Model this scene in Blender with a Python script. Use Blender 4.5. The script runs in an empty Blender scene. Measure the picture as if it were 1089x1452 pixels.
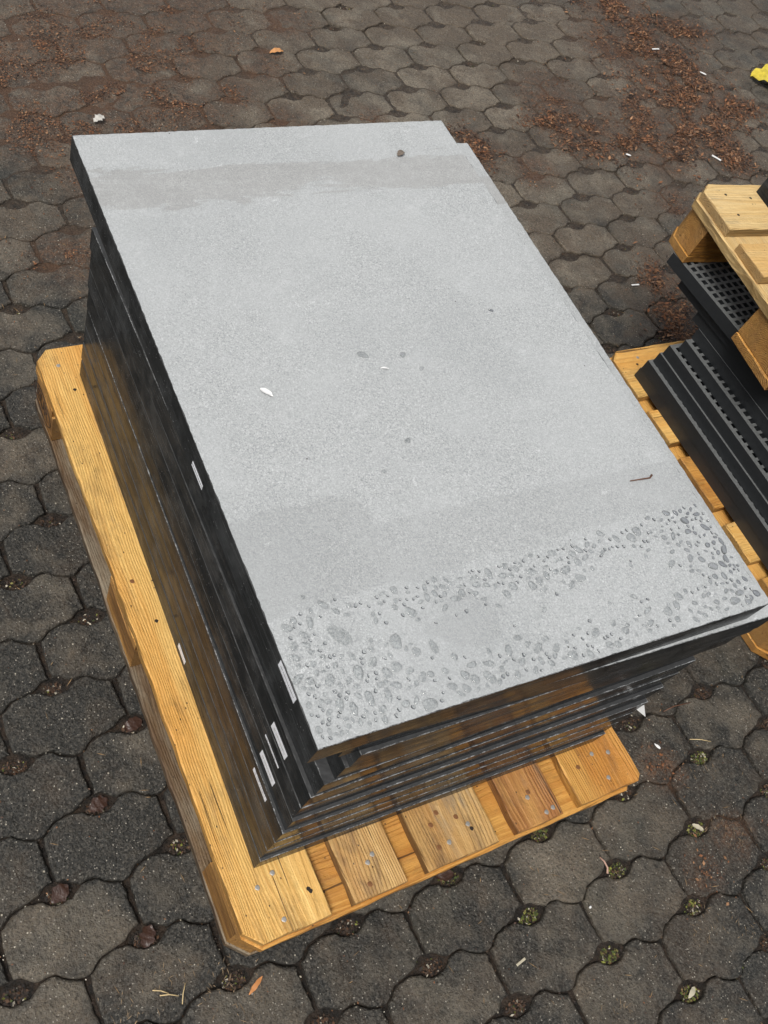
import bpy, bmesh, math, random
import numpy as np
from mathutils import Matrix, Vector, noise

random.seed(7)
S = bpy.context.scene
COL = S.collection
G = 0.144                      # height of a pallet: the deck of each lies at z = G

# ------------------------------------------------------------------ camera
def rodrigues(r):
    th = np.linalg.norm(r); k = r / th
    K = np.array([[0, -k[2], k[1]], [k[2], 0, -k[0]], [-k[1], k[0], 0]])
    return np.eye(3) + math.sin(th) * K + (1 - math.cos(th)) * K @ K
Rc = rodrigues(np.array([2.53772284, -0.419146255, 0.449598962]))
cam_data = bpy.data.cameras.new('camera')
cam = bpy.data.objects.new('camera', cam_data); COL.objects.link(cam)
M = Matrix.Identity(4)
for i in range(3):
    M[i][0] = Rc[0][i]; M[i][1] = -Rc[1][i]; M[i][2] = -Rc[2][i]
M[0][3], M[1][3], M[2][3] = -0.395168, -0.070193, 1.536056 + G
cam.matrix_world = M
cam_data.sensor_width = 36; cam_data.lens = 1345.50754 / 1452 * 36
cam_data.shift_x = 167.2647 / 1452; cam_data.shift_y = -34.6153 / 1452
cam_data.clip_start = 0.02; cam_data.clip_end = 500
S.camera = cam

# ------------------------------------------------------------------ light
SUN_EL, SUN_AZ = math.radians(58), math.radians(-112)      # azimuth measured from +Y towards +X
w = bpy.data.worlds.new('World'); S.world = w; w.use_nodes = True
nt = w.node_tree; nt.nodes.clear()
sky = nt.nodes.new('ShaderNodeTexSky'); sky.sky_type = 'NISHITA'; sky.sun_disc = False
sky.sun_elevation = SUN_EL; sky.sun_rotation = SUN_AZ
sky.air_density = 1.0; sky.dust_density = 4.0; sky.ozone_density = 1.0
hs = nt.nodes.new('ShaderNodeHueSaturation'); hs.inputs['Saturation'].default_value = 0.22
bgd = nt.nodes.new('ShaderNodeBackground'); bgd.inputs['Strength'].default_value = 0.09
out = nt.nodes.new('ShaderNodeOutputWorld')
nt.links.new(sky.outputs[0], hs.inputs['Color']); nt.links.new(hs.outputs[0], bgd.inputs['Color'])
nt.links.new(bgd.outputs[0], out.inputs['Surface'])
sd = bpy.data.lights.new('sun', 'SUN'); sd.energy = 1.5; sd.angle = math.radians(20); sd.color = (1, .96, .9)
sun = bpy.data.objects.new('sun', sd); COL.objects.link(sun)
dirv = Vector((math.sin(SUN_AZ) * math.cos(SUN_EL), math.cos(SUN_AZ) * math.cos(SUN_EL), math.sin(SUN_EL)))
sun.rotation_euler = dirv.to_track_quat('Z', 'Y').to_euler(); sun.location = (3, 3, 5)
S.view_settings.view_transform = 'Standard'; S.view_settings.look = 'None'
S.view_settings.gamma = 1; S.view_settings.exposure = 0.62
try: S.view_settings.use_curve_mapping = False
except Exception: pass

# ------------------------------------------------------------------ node helper
class N:
    def __init__(s, name):
        s.m = bpy.data.materials.new(name); s.m.use_nodes = True
        s.t = s.m.node_tree; s.t.nodes.clear()
        s.o = s.t.nodes.new('ShaderNodeOutputMaterial')
        s.b = s.t.nodes.new('ShaderNodeBsdfPrincipled')
        s.t.links.new(s.b.outputs[0], s.o.inputs['Surface'])
    def set(s, sock, v):
        if hasattr(v, 'is_output') or isinstance(v, bpy.types.NodeSocket): s.t.links.new(v, sock)
        elif v is not None:
            if isinstance(v, tuple) and len(v) == 3 and sock.type == 'RGBA': v = (*v, 1)
            sock.default_value = v
    def node(s, typ, **kw):
        n = s.t.nodes.new(typ)
        for k, v in kw.items(): setattr(n, k, v)
        return n
    def math(s, op, a, b=0.0, c=0.0, clamp=False):
        n = s.node('ShaderNodeMath', operation=op, use_clamp=clamp)
        s.set(n.inputs[0], a); s.set(n.inputs[1], b); s.set(n.inputs[2], c); return n.outputs[0]
    def vmath(s, op, a, b=None):
        n = s.node('ShaderNodeVectorMath', operation=op)
        s.set(n.inputs[0], a)
        if b is not None: s.set(n.inputs[1], b)
        return n.outputs['Value'] if op in ('LENGTH', 'DISTANCE', 'DOT_PRODUCT') else n.outputs[0]
    def obj(s): return s.node('ShaderNodeTexCoord').outputs['Object']
    def pos(s): return s.node('ShaderNodeNewGeometry').outputs['Position']
    def nrm(s): return s.node('ShaderNodeNewGeometry').outputs['Normal']
    def rand(s): return s.node('ShaderNodeObjectInfo').outputs['Random']
    def noise(s, v, scale, detail=4, rough=.55, dist=0.0, col=False):
        n = s.node('ShaderNodeTexNoise'); s.set(n.inputs['Vector'], v); s.set(n.inputs['Scale'], float(scale))
        n.inputs['Detail'].default_value = detail; n.inputs['Roughness'].default_value = rough
        n.inputs['Distortion'].default_value = dist
        return n.outputs['Color' if col else 'Fac']
    def vor(s, v, scale, out='Distance', feature='F1', rnd=1.0):
        n = s.node('ShaderNodeTexVoronoi', feature=feature); s.set(n.inputs['Vector'], v); n.inputs['Scale'].default_value = scale
        n.inputs['Randomness'].default_value = rnd
        return n.outputs[out]
    def ramp(s, f, a, b, x=0.0, y=1.0, smooth=True):
        n = s.node('ShaderNodeMapRange', interpolation_type='SMOOTHSTEP' if smooth else 'LINEAR')
        s.set(n.inputs[0], f); s.set(n.inputs[1], a); s.set(n.inputs[2], b); s.set(n.inputs[3], x); s.set(n.inputs[4], y)
        return n.outputs[0]
    def mix(s, f, a, b, mode='MIX'):
        n = s.node('ShaderNodeMix', data_type='RGBA', blend_type=mode)
        s.set(n.inputs[0], f); s.set(n.inputs[6], a); s.set(n.inputs[7], b); return n.outputs[2]
    def sep(s, v):
        n = s.node('ShaderNodeSeparateXYZ'); s.set(n.inputs[0], v); return n.outputs
    def comb(s, x, y, z):
        n = s.node('ShaderNodeCombineXYZ'); s.set(n.inputs[0], x); s.set(n.inputs[1], y); s.set(n.inputs[2], z); return n.outputs[0]
    def bump(s, h, strength, dist, prev=None):
        n = s.node('ShaderNodeBump'); s.set(n.inputs['Height'], h)
        n.inputs['Strength'].default_value = strength; n.inputs['Distance'].default_value = dist
        if prev is not None: s.t.links.new(prev, n.inputs['Normal'])
        return n.outputs[0]
    def fin(s, color=None, rough=None, normal=None, ior=None, spec=None, metal=None):
        if color is not None: s.set(s.b.inputs['Base Color'], color)
        if rough is not None: s.set(s.b.inputs['Roughness'], rough)
        if normal is not None: s.set(s.b.inputs['Normal'], normal)
        if ior is not None: s.b.inputs['IOR'].default_value = ior
        if spec is not None: s.set(s.b.inputs['Specular IOR Level'], spec)
        if metal is not None: s.b.inputs['Metallic'].default_value = metal
        return s.m

# ------------------------------------------------------------------ materials
def blobs(n, pos, lst):
    """soft irregular mask of spots lying at fixed places on the ground"""
    x, y, z = n.sep(pos)
    wob = n.noise(pos, 6, 5, .65, col=True)
    p = n.vmath('ADD', n.comb(x, y, 0.0), n.vmath('SCALE', wob)) if False else n.comb(x, y, 0.0)
    acc = None
    for (cx, cy, r) in lst:
        d = n.vmath('DISTANCE', p, (cx, cy, 0.0))
        m = n.ramp(d, r, r * .25)
        acc = m if acc is None else n.math('MAXIMUM', acc, m)
    return acc
MULCH = [(2.70, 2.62, .16), (2.69, 2.43, .17), (2.69, 2.25, .17), (2.72, 2.12, .17), (2.71, 2.0, .14), (2.53, 2.09, .14), (2.30, 1.78, .13), (2.46, 1.86, .15),
         (1.97, 1.97, .10), (2.05, 1.88, .12), (2.20, 1.84, .12), (1.58, 1.87, .10), (1.9, 1.23, .08), (1.85, 1.08, .09), (1.84, 1.0, .07), (2.95, 2.45, .12), (2.6, 1.72, .1), (2.62, 1.9, .12), (2.85, 2.0, .1)]
STAIN = [(.54, 2.59, .30), (.37, 2.45, .28), (.63, 2.31, .28), (.53, 2.2, .25), (.76, 2.44, .24), (1.2, 2.54, .14), (.24, 2.08, .22), (.34, 1.87, .12), (.88, 2.19, .12),
         (.39, 2.1, .25), (1.04, -.15, .07), (.97, .01, .07), (.93, -.19, .06), (.1, 2.3, .3), (1.02, 2.3, .12), (2.3, 1.3, .15), (1.3, 2.05, .08), (.76, 1.62, .1), (.2, 2.3, .34), (.45, 2.0, .26), (.85, 2.6, .3), (.7, 2.15, .2), (1.0, 2.05, .12), (.2, 1.6, .14), (2.05, 2.1, .2), (2.35, 1.95, .25), (2.2, 1.55, .12), (1.75, 1.75, .12), (2.55, 2.35, .3), (1.07, 2.36, .08)]

def mat_paver():
    n = N('concrete_paver'); P = n.pos(); r = n.rand()
    x, y, z = n.sep(P)
    big = n.noise(P, 2.3, 5, .6); mid = n.noise(P, 17, 6, .65); fine = n.noise(P, 210, 3, .7)
    dark = (0.0165, 0.0162, 0.0140); light = (0.245, 0.205, 0.152)
    far = n.ramp(n.math('ADD', y, n.math('MULTIPLY', x, .45)), .9, 2.9)
    oo = n.sep(n.obj()); rim = n.math('MAXIMUM', n.math('DIVIDE', n.math('ABSOLUTE', oo[0]), .105), n.math('DIVIDE', n.math('ABSOLUTE', oo[1]), .062))
    rim = n.ramp(n.math('ADD', rim, n.math('MULTIPLY', n.math('SUBTRACT', n.noise(P, 22, 5, .7), .5), .9)), .55, 1.05)
    t = n.math('ADD', n.math('ADD', n.math('MULTIPLY', r, .48), -.10), n.math('MULTIPLY', far, .68))
    t = n.math('ADD', t, n.math('MULTIPLY', n.math('SUBTRACT', n.noise(P, 6.5, 4, .6, .4), .5), 1.1))
    t = n.math('SUBTRACT', t, n.math('MULTIPLY', rim, .22))
    t = n.math('ADD', t, n.math('MULTIPLY', n.math('SUBTRACT', big, .5), 1.7))
    t = n.math('ADD', t, n.math('MULTIPLY', n.math('SUBTRACT', mid, .5), 1.5), clamp=True)
    c = n.mix(t, dark, light)
    # brown soil film
    br = n.ramp(n.math('ADD', n.noise(P, 9, 7, .72, .6), n.math('ADD', n.math('MULTIPLY', n.noise(P, 1.7, 2), .5), n.math('MULTIPLY', far, .10))), .70, .92)
    c = n.mix(n.math('MULTIPLY', br, n.ramp(far, 0, .5, .38, .7)), c, n.mix(mid, (.040, .026, .016), (.15, .10, .06)))
    # green-grey worn patches
    gr = n.ramp(n.noise(P, 4.1, 3), .55, .7)
    c = n.mix(n.math('MULTIPLY', gr, .25), c, (.05, .056, .045))
    # dirt washed off the mulch
    mk = blobs(n, P, [(a_, b_, r_ * 1.55) for a_, b_, r_ in MULCH] + STAIN)
    mk = n.math('MULTIPLY', mk, n.ramp(n.noise(P, 13, 8, .8, .8), .30, .55))
    c = n.mix(n.math('MULTIPLY', mk, .9), c, n.mix(n.ramp(n.noise(P, 38, 8, .82, .5), .36, .66), (.026, .017, .012), n.mix(n.noise(P, 8, 3), (.09, .055, .034), (.24, .105, .042))))
    # aggregate: grains in different greys
    vc = n.vor(P, 330, 'Color')
    g = n.sep(vc)[0]
    c = n.mix(n.ramp(g, 0, 1, .0, .66, False), c, n.mix(n.ramp(n.sep(vc)[1], 0, 1, 0, 1, False), (.008, .008, .007), (.15, .137, .115)))
    vd = n.vor(P, 190, 'Distance'); vcc = n.sep(n.vor(P, 190, 'Color'))[1]
    sp = n.math('MULTIPLY', n.ramp(vd, .26, .12), n.ramp(vcc, .74, .80))
    c = n.mix(n.math('MULTIPLY', sp, .85), c, (.42, .39, .33))
    vd2 = n.vor(P, 75, 'Distance'); vcc2 = n.sep(n.vor(P, 75, 'Color'))[1]
    sp2 = n.math('MULTIPLY', n.ramp(n.math('ADD', vd2, n.math('MULTIPLY', fine, .1)), .19, .14), n.ramp(vcc2, .90, .91))
    c = n.mix(sp2, c, (.44, .40, .32))
    h = n.math('ADD', n.math('MULTIPLY', mid, 1.0), n.math('MULTIPLY', fine, .35))
    b = n.bump(h, 1.0, .012); b = n.bump(g, 1.0, .003, b)
    ro = n.ramp(n.math('ADD', n.math('MULTIPLY', mid, .6), n.math('MULTIPLY', g, .35)), .25, .75, .34, .8)
    return n.fin(c, ro, b, spec=.4)
def mat_soil():
    n = N('damp_soil'); P = n.pos()
    y = n.sep(P)[1]
    c = n.mix(n.ramp(n.noise(P, 60, 5, .7), .35, .7), (.010, .008, .006), (.05, .032, .020))
    c = n.mix(n.ramp(n.math('ADD', y, n.math('MULTIPLY', n.noise(P, 6, 3), .6)), 0.9, 2.3, 0, .5), c, n.mix(n.ramp(n.noise(P, 50, 5, .7), .3, .7), (.022, .016, .011), (.12, .088, .058)))
    c = n.mix(n.math('MULTIPLY', blobs(n, P, MULCH + STAIN), .8), c, n.mix(n.noise(P, 90, 4), (.04, .02, .012), (.16, .08, .038)))
    return n.fin(c, n.ramp(n.noise(P, 150, 2), .3, .7, .35, .9), n.bump(n.noise(P, 160, 5, .7), 1, .01))

def mat_wood(name, early, late, grey=0.0, wet=.5, stain=.3, ends=None):
    """solid wood: growth rings round a pith that runs along local X"""
    n = N(name); o = n.obj(); r = n.rand()
    off = n.vmath('MULTIPLY', n.comb(r, n.math('FRACT', n.math('MULTIPLY', r, 7.13)), n.math('FRACT', n.math('MULTIPLY', r, 13.7))), (20.0, 20.0, 20.0))
    q = n.vmath('ADD', o, off)
    slow = n.vmath('MULTIPLY', q, (2.2, 9.0, 9.0))
    wx = n.math('SUBTRACT', n.noise(slow, 1.0, 3, .5), .5)
    x, y, z = n.sep(o)
    rr = n.math('FRACT', n.math('MULTIPLY', r, 5.7)); rq = n.math('FRACT', n.math('MULTIPLY', r, 9.1))
    yy = n.math('ADD', y, n.math('MULTIPLY', n.math('SUBTRACT', rr, .5), .12))
    yy = n.math('ADD', yy, n.math('MULTIPLY', wx, .055))
    zz = n.math('ADD', n.math('ADD', z, .012), n.math('MULTIPLY', rq, .055))
    zz = n.math('ADD', zz, n.math('MULTIPLY', n.math('SUBTRACT', n.noise(n.vmath('MULTIPLY', q, (1.3, 3, 3)), 1.0, 2), .5), .03))
    # knots push the rings aside
    kq = n.vmath('MULTIPLY', q, (3.2, 8.0, 5.0))
    kd = n.vor(kq, 1.0, 'Distance'); kc = n.sep(n.vor(kq, 1.0, 'Color'))[0]
    kon = n.ramp(kc, .48, .52)
    kd = n.math('ADD', kd, n.math('MULTIPLY', n.noise(q, 55, 3), .05))
    push = n.math('MULTIPLY', n.ramp(kd, .34, .03), kon)
    rad = n.math('SQRT', n.math('ADD', n.math('MULTIPLY', yy, yy), n.math('MULTIPLY', zz, zz)))
    rad = n.math('ADD', rad, n.math('MULTIPLY', push, .013))
    rad = n.math('ADD', rad, n.math('MULTIPLY', n.noise(n.vmath('MULTIPLY', q, (1.2, 9, 9)), 1.0, 3), .010))
    rad = n.math('ADD', rad, n.math('MULTIPLY', n.noise(n.vmath('MULTIPLY', q, (4, 60, 60)), 1.0, 3), .0022))
    sr = n.math('FRACT', n.math('MULTIPLY', rad, 240.0))
    ring = n.math('MULTIPLY', n.ramp(sr, .25, .86), n.ramp(sr, 1.0, .90))
    fib = n.noise(n.vmath('MULTIPLY', q, (14, 420, 420)), 1.0, 3, .7)
    fib2 = n.noise(n.vmath('MULTIPLY', q, (3, 90, 90)), 1.0, 4, .7)
    c = n.mix(n.math('MULTIPLY', ring, n.ramp(n.noise(n.vmath('MULTIPLY', q, (2, 25, 25)), 1.0, 3), .35, .65, .12, .55)), early, late)
    c = n.mix(n.ramp(fib2, .35, .75, 0, .6), c, late)
    c = n.mix(n.ramp(fib, .3, .7, 0, .28), c, tuple(v * .55 for v in late))
    # colour drift, resin and dirt
    c = n.mix(n.ramp(n.noise(slow, .8, 5, .65), .42, .70, 0, .75), c, tuple(a * b for a, b in zip(late, (1.02, .95, .85))))
    st = n.ramp(n.noise(n.vmath('MULTIPLY', q, (7, 16, 16)), 1.0, 9, .78, .4), .47, .66)
    c = n.mix(n.math('MULTIPLY', st, stain), c, (.095, .058, .034))
    if grey:
        gm = n.ramp(n.noise(n.vmath('MULTIPLY', q, (3, 12, 12)), 1.0, 6, .7), .62 - grey * .45, .8 - grey * .35)
        c = n.mix(n.math('MULTIPLY', gm, .85), c, n.mix(fib2, (.13, .105, .075), (.34, .29, .21)))
    kr = n.math('MULTIPLY', n.ramp(kd, .135, .085), kon)
    c = n.mix(n.math('MULTIPLY', n.math('MULTIPLY', n.ramp(kd, .30, .10), kon), .45), c, (.42, .18, .05))
    c = n.mix(n.math('MULTIPLY', kr, .8), c, (.14, .055, .02))
    # specks and drying cracks
    sd_ = n.vor(n.vmath('MULTIPLY', q, (130, 190, 190)), 1.0, 'Distance'); sc_ = n.sep(n.vor(n.vmath('MULTIPLY', q, (130, 190, 190)), 1.0, 'Color'))[0]
    c = n.mix(n.math('MULTIPLY', n.ramp(sd_, .3, .15), n.ramp(sc_, .965, .97)), c, (.05, .028, .015))
    cr = n.ramp(n.noise(n.vmath('MULTIPLY', q, (2.4, 130, 130)), 1.0, 2, .4), .705, .73)
    c = n.mix(n.math('MULTIPLY', cr, .75), c, (.05, .025, .012))
    # sawn ends (normal along X) are darker
    tc = n.node('ShaderNodeTexCoord').outputs['Normal']
    nx = n.math('ABSOLUTE', n.sep(tc)[0]); nz = n.math('ABSOLUTE', n.sep(tc)[2])
    endm = n.ramp(nx, .6, .9)
    c = n.mix(n.math('MULTIPLY', endm, .55), c, n.mix(n.noise(q, 90, 4, .7), (.10, .055, .022), (.34, .19, .075)))
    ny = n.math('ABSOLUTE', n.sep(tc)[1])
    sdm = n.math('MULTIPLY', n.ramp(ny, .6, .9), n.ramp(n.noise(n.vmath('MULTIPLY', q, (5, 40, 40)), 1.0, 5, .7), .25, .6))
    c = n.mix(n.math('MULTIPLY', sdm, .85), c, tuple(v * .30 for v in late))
    h = n.math('ADD', n.math('MULTIPLY', fib, .5), n.math('ADD', n.math('MULTIPLY', ring, .35), n.math('MULTIPLY', cr, -1.5)))
    b = n.bump(h, .9, .0025); b = n.bump(n.noise(q, 35, 5, .65), .6, .006, b)
    ro = n.ramp(fib2, .3, .7, .62 - wet * .35, .8 - wet * .2)
    return n.fin(c, ro, b, spec=.35)

def mat_stone_top():
    n = N('flamed_grey_stone'); o = n.obj(); r = n.rand()
    q = n.vmath('ADD', o, n.comb(n.math('MULTIPLY', r, 9.0), 0.0, 0.0))
    f1 = n.noise(q, 700, 3, .8); f2 = n.noise(q, 260, 5, .8); f3 = n.noise(q, 7, 5, .6); f4 = n.noise(q, 28, 6, .7)
    g = n.sep(n.vor(q, 620, 'Color'))[0]
    v = n.math('ADD', n.math('MULTIPLY', f1, .5), n.math('MULTIPLY', f2, .5))
    c = n.mix(n.ramp(v, .34, .66), (.265, .280, .284), (.475, .490, .492))
    c = n.mix(n.ramp(g, 0, 1, 0, .62, False), c, n.mix(n.ramp(n.sep(n.vor(q, 620, 'Color'))[1], 0, 1, 0, 1, False), (.17, .18, .182), (.66, .675, .675)))
    c = n.mix(n.ramp(f3, .35, .65, 0, .45), c, (.43, .445, .45))
    c = n.mix(n.ramp(n.noise(q, 3.0, 5, .6), .45, .7, 0, .35), c, (.31, .325, .33))
    c = n.mix(n.ramp(f4, .56, .75, 0, .3), c, (.55, .57, .57))
    # damp film: an end strip, the far strip, a patch at the left; irregular drying edges
    x, y, z = n.sep(o)
    na = n.math('SUBTRACT', n.noise(o, 9, 9, .72, .3), .5)
    nb = n.math('SUBTRACT', n.noise(n.vmath('MULTIPLY', o, (5.0, 26, 1.0)), 1.0, 8, .7, .5), .5)
    nc = n.math('SUBTRACT', n.noise(o, 60, 4, .7), .5)
    def band(v, a, b, w): return n.math('MULTIPLY', n.ramp(v, a - w, a + w, smooth=False), n.ramp(v, b + w, b - w, smooth=False))
    def edge(f, nz, amp): 
        f = n.math('ADD', n.math('ADD', f, n.math('MULTIPLY', nz, amp)), n.math('MULTIPLY', nc, .10))
        return n.ramp(f, .50, .56), n.math('MULTIPLY', n.ramp(f, .47, .51), n.ramp(f, .56, .52))
    far, e1 = edge(n.math('MULTIPLY', band(y, .835, .935, .03), .72), nb, 1.5)
    yn = n.math('ADD', y, n.math('MULTIPLY', na, .03))
    near, e2 = edge(n.math('MULTIPLY', n.math('MULTIPLY', band(yn, .160, .250, .012), n.ramp(x, .68, .3, .62, .85)), 1.0), na, .9)
    p3, e3 = edge(n.math('MULTIPLY', n.math('MULTIPLY', n.ramp(x, .25, .13), band(y, .165, .300, .03)), .95), na, 1.3)
    p1, e4 = edge(n.ramp(n.vmath('DISTANCE', n.comb(x, n.math('MULTIPLY', y, 1.5), 0), (.245, .138, 0)), .105, .015, 0, .80), n.math('SUBTRACT', n.noise(o, 24, 7, .7, .6), .5), 1.7)
    p2, e5 = edge(n.ramp(n.vmath('DISTANCE', n.comb(x, y, 0), (.087, .120, 0)), .032, .008), na, .5)
    wetm = n.math('MAXIMUM', n.math('MAXIMUM', n.math('MULTIPLY', n.math('MULTIPLY', far, n.ramp(n.math('ADD', nb, nc), -.18, .12, .25, 1)), .55), n.math('MULTIPLY', near, .30)), n.math('MAXIMUM', n.math('MULTIPLY', p1, .32), n.math('MAXIMUM', n.math('MULTIPLY', p2, .15), n.math('MULTIPLY', p3, .42))))
    eg = n.math('MAXIMUM', n.math('MAXIMUM', e1, e2), n.math('MAXIMUM', e3, e4))
    wetm = n.math('ADD', wetm, n.math('MULTIPLY', eg, .12))
    c = n.mix(n.math('MULTIPLY', wetm, .62), c, n.mix(v, (.165, .172, .172), (.33, .34, .34)))
    # warm cast in the far strip, white scuffs
    c = n.mix(n.math('MULTIPLY', far, .18), c, (.30, .27, .24))
    sc = n.math('MULTIPLY', n.ramp(n.noise(q, 11, 7, .8, 1.5), .615, .69), n.ramp(f1, .4, .6))
    c = n.mix(n.math('MULTIPLY', sc, .65), c, (.80, .82, .82))
    dk = n.math('MULTIPLY', n.ramp(n.vor(q, 45), .07, .04), n.ramp(n.sep(n.vor(q, 45, 'Color'))[0], .95, .96))
    c = n.mix(dk, c, (.05, .045, .04))
    b = n.bump(v, .55, .0018); b = n.bump(f4, .25, .004, b)
    return n.fin(c, n.math('SUBTRACT', .72, n.math('MULTIPLY', wetm, .2)), b, spec=.4)
def mat_stone_side():
    n = N('honed_dark_stone_edge'); o = n.obj(); r = n.rand()
    q = n.vmath('ADD', o, n.comb(n.math('MULTIPLY', r, 5.0), n.math('MULTIPLY', r, 3.0), 0.0))
    # long horizontal polishing streaks and short scratches
    st = n.noise(n.vmath('MULTIPLY', q, (6, 6, 260)), 1.0, 4, .7)
    cl = n.noise(q, 14, 5, .65)
    c = n.mix(n.ramp(cl, .4, .7), (.014, .015, .0155), (.040, .042, .043))
    c = n.mix(n.ramp(st, .5, .75, 0, .6), c, (.062, .065, .066))
    sv = n.vmath('ADD', q, n.vmath('SCALE', n.comb(0, 0, 0)))
    s1 = n.noise(n.vmath('MULTIPLY', q, (38, 38, 55)), 1.0, 1, .5, 1.2)
    ln = n.math('ABSOLUTE', n.math('SUBTRACT', s1, .5))
    scr = n.math('MULTIPLY', n.ramp(ln, .006, .001), n.ramp(n.noise(q, 22, 3), .62, .72))
    c = n.mix(n.math('MULTIPLY', scr, .6), c, (.26, .27, .27))
    sp = n.math('MULTIPLY', n.ramp(n.vor(q, 260), .22, .12), n.ramp(n.sep(n.vor(q, 260, 'Color'))[0], .965, .975))
    c = n.mix(n.math('MULTIPLY', sp, .7), c, (.3, .3, .3))
    ro = n.math('ADD', n.ramp(cl, .35, .7, .10, .22), n.ramp(st, .45, .75, 0, .16))
    b = n.bump(n.noise(n.vmath('MULTIPLY', q, (5, 5, 90)), 1.0, 3), .04, .0008)
    dus = n.ramp(n.noise(n.vmath('MULTIPLY', q, (7, 7, 30)), 1.0, 6, .75), .40, .68, .46, .16)
    m = n.fin(c, ro, b, ior=1.36, spec=dus)
    # a film of stone dust dulls the polish unevenly
    df = n.node('ShaderNodeBsdfDiffuse'); n.set(df.inputs['Color'], c)
    mx = n.node('ShaderNodeMixShader')
    n.set(mx.inputs[0], n.ramp(n.noise(n.vmath('MULTIPLY', q, (9, 9, 40)), 1.0, 7, .75), .38, .62, .22, .60))
    n.t.links.new(n.b.outputs[0], mx.inputs[1]); n.t.links.new(df.outputs[0], mx.inputs[2])
    n.t.links.new(mx.outputs[0], n.o.inputs['Surface'])
    return m
def mat_arris():
    n = N('chipped_stone_arris'); P = n.pos()
    f = n.noise(P, 300, 5, .85); f2 = n.noise(P, 45, 5, .7)
    c = n.mix(n.ramp(n.math('ADD', n.math('MULTIPLY', f, .6), n.math('MULTIPLY', f2, .4)), .42, .62), (.012, .013, .013), (.36, .37, .375))
    return n.fin(c, .55, n.bump(f, .8, .002))
def plain(name, col, rough=.5, bscale=None, bd=.001, var=.25, vs=40, **kw):
    n = N(name); o = n.pos(); f = n.noise(o, vs, 4, .65)
    c = n.mix(f, tuple(v * (1 - var) for v in col), tuple(min(1, v * (1 + var)) for v in col))
    return n.fin(c, rough, n.bump(n.noise(o, bscale, 4), .6, bd) if bscale else None, **kw)
def mat_vcol(name, rough=.7, sub=0):
    n = N(name); a = n.node('ShaderNodeAttribute', attribute_name='tone').outputs['Color']
    f = n.noise(n.pos(), 300, 3, .7)
    return n.fin(n.mix(n.ramp(f, .3, .7, .0, .5), a, n.mix(.6, a, (0, 0, 0))), rough)
def mat_water():
    n = N('water'); t = n.t; t.nodes.remove(n.b)
    fr = n.node('ShaderNodeFresnel'); fr.inputs['IOR'].default_value = 1.34
    gl = n.node('ShaderNodeBsdfGlossy'); gl.inputs['Roughness'].default_value = .02
    tr = n.node('ShaderNodeBsdfTransparent'); tr.inputs['Color'].default_value = (.965, .972, .975, 1)
    rf = n.node('ShaderNodeBsdfRefraction'); rf.inputs['IOR'].default_value = 1.333; rf.inputs['Roughness'].default_value = 0.0
    m1 = n.node('ShaderNodeMixShader'); m1.inputs[0].default_value = .30
    t.links.new(tr.outputs[0], m1.inputs[1]); t.links.new(rf.outputs[0], m1.inputs[2])
    m2 = n.node('ShaderNodeMixShader'); t.links.new(fr.outputs[0], m2.inputs[0])
    t.links.new(m1.outputs[0], m2.inputs[1]); t.links.new(gl.outputs[0], m2.inputs[2])
    t.links.new(m2.outputs[0], n.o.inputs['Surface']); return n.m
def mat_label():
    n = N('printed_label'); o = n.obj(); x, y, z = n.sep(o)
    r1 = n.math('FRACT', n.math('ADD', n.math('MULTIPLY', z, 180.0), .5))
    line = n.math('MULTIPLY', n.ramp(r1, .35, .4), n.ramp(r1, .72, .67))
    word = n.ramp(n.noise(n.comb(0, n.math('MULTIPLY', y, 420.0), n.math('FLOOR', n.math('MULTIPLY', z, 180.0))), 1.0, 1), .42, .46)
    ed = n.math('MULTIPLY', n.ramp(n.math('ABSOLUTE', y), .0205, .0195), n.ramp(n.math('ABSOLUTE', z), .0055, .005))
    m = n.math('MULTIPLY', n.math('MULTIPLY', line, word), ed)
    return n.fin(n.mix(n.math('MULTIPLY', m, .9), (.68, .69, .72), (.05, .05, .06)), .35)

M_PAVER = mat_paver(); M_SOIL = mat_soil()
W_FRESH = mat_wood('fresh_yellow_pine', (.80, .52, .175), (.62, .31, .07), .05, .6, .35)
W_ORANGE = mat_wood('wet_orange_pine', (.68, .37, .095), (.42, .17, .03), 0, .8, .4)
W_WORN = mat_wood('worn_tan_pine', (.64, .41, .155), (.36, .18, .055), .2, .6, .6)
W_STREAK = mat_wood('streaky_pine', (.62, .34, .105), (.24, .085, .024), .1, .7, .6)
W_PALE = mat_wood('pale_pine', (.74, .55, .27), (.58, .36, .13), .15, .4, .12)
W_BLOCK = mat_wood('rough_block_wood', (.56, .31, .09), (.36, .16, .04), .1, .6, .35)
W_MUDDY = mat_wood('muddy_skid_wood', (.21, .14, .075), (.08, .045, .022), .5, .5, .95)
M_ARRD = plain('dark_worn_arris', (.035, .036, .036), .5, 250, .001, .6, 150)
M_TOP = mat_stone_top(); M_SIDE = mat_stone_side(); M_ARR = mat_arris()
M_PLAST = plain('black_recycled_plastic', (.020, .022, .024), .42, 120, .0008, .25, 90)
M_PLEDGE = plain('scuffed_plastic_rim', (.12, .125, .125), .45, 150, .001, .5, 160)
M_NAIL = plain('steel_nail_head', (.42, .40, .37), .45, 300, .0004, .4, 200, metal=.6)
M_RUST = plain('rusty_nail_head', (.20, .085, .03), .6, 300, .0006, .4, 200, metal=.2)
M_NAILHOLE = plain('dark_nail_hole', (.018, .010, .006), .8)
M_BRAND = plain('burnt_brand', (.035, .018, .01), .8)
M_LABEL = mat_label(); M_WATER = mat_water()
M_PAPER = plain('white_paper', (.74, .74, .73), .5, None, 0, .05)
M_BITS = mat_vcol('plant_debris'); M_MOSS = mat_vcol('moss_and_grit', .8)
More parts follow.
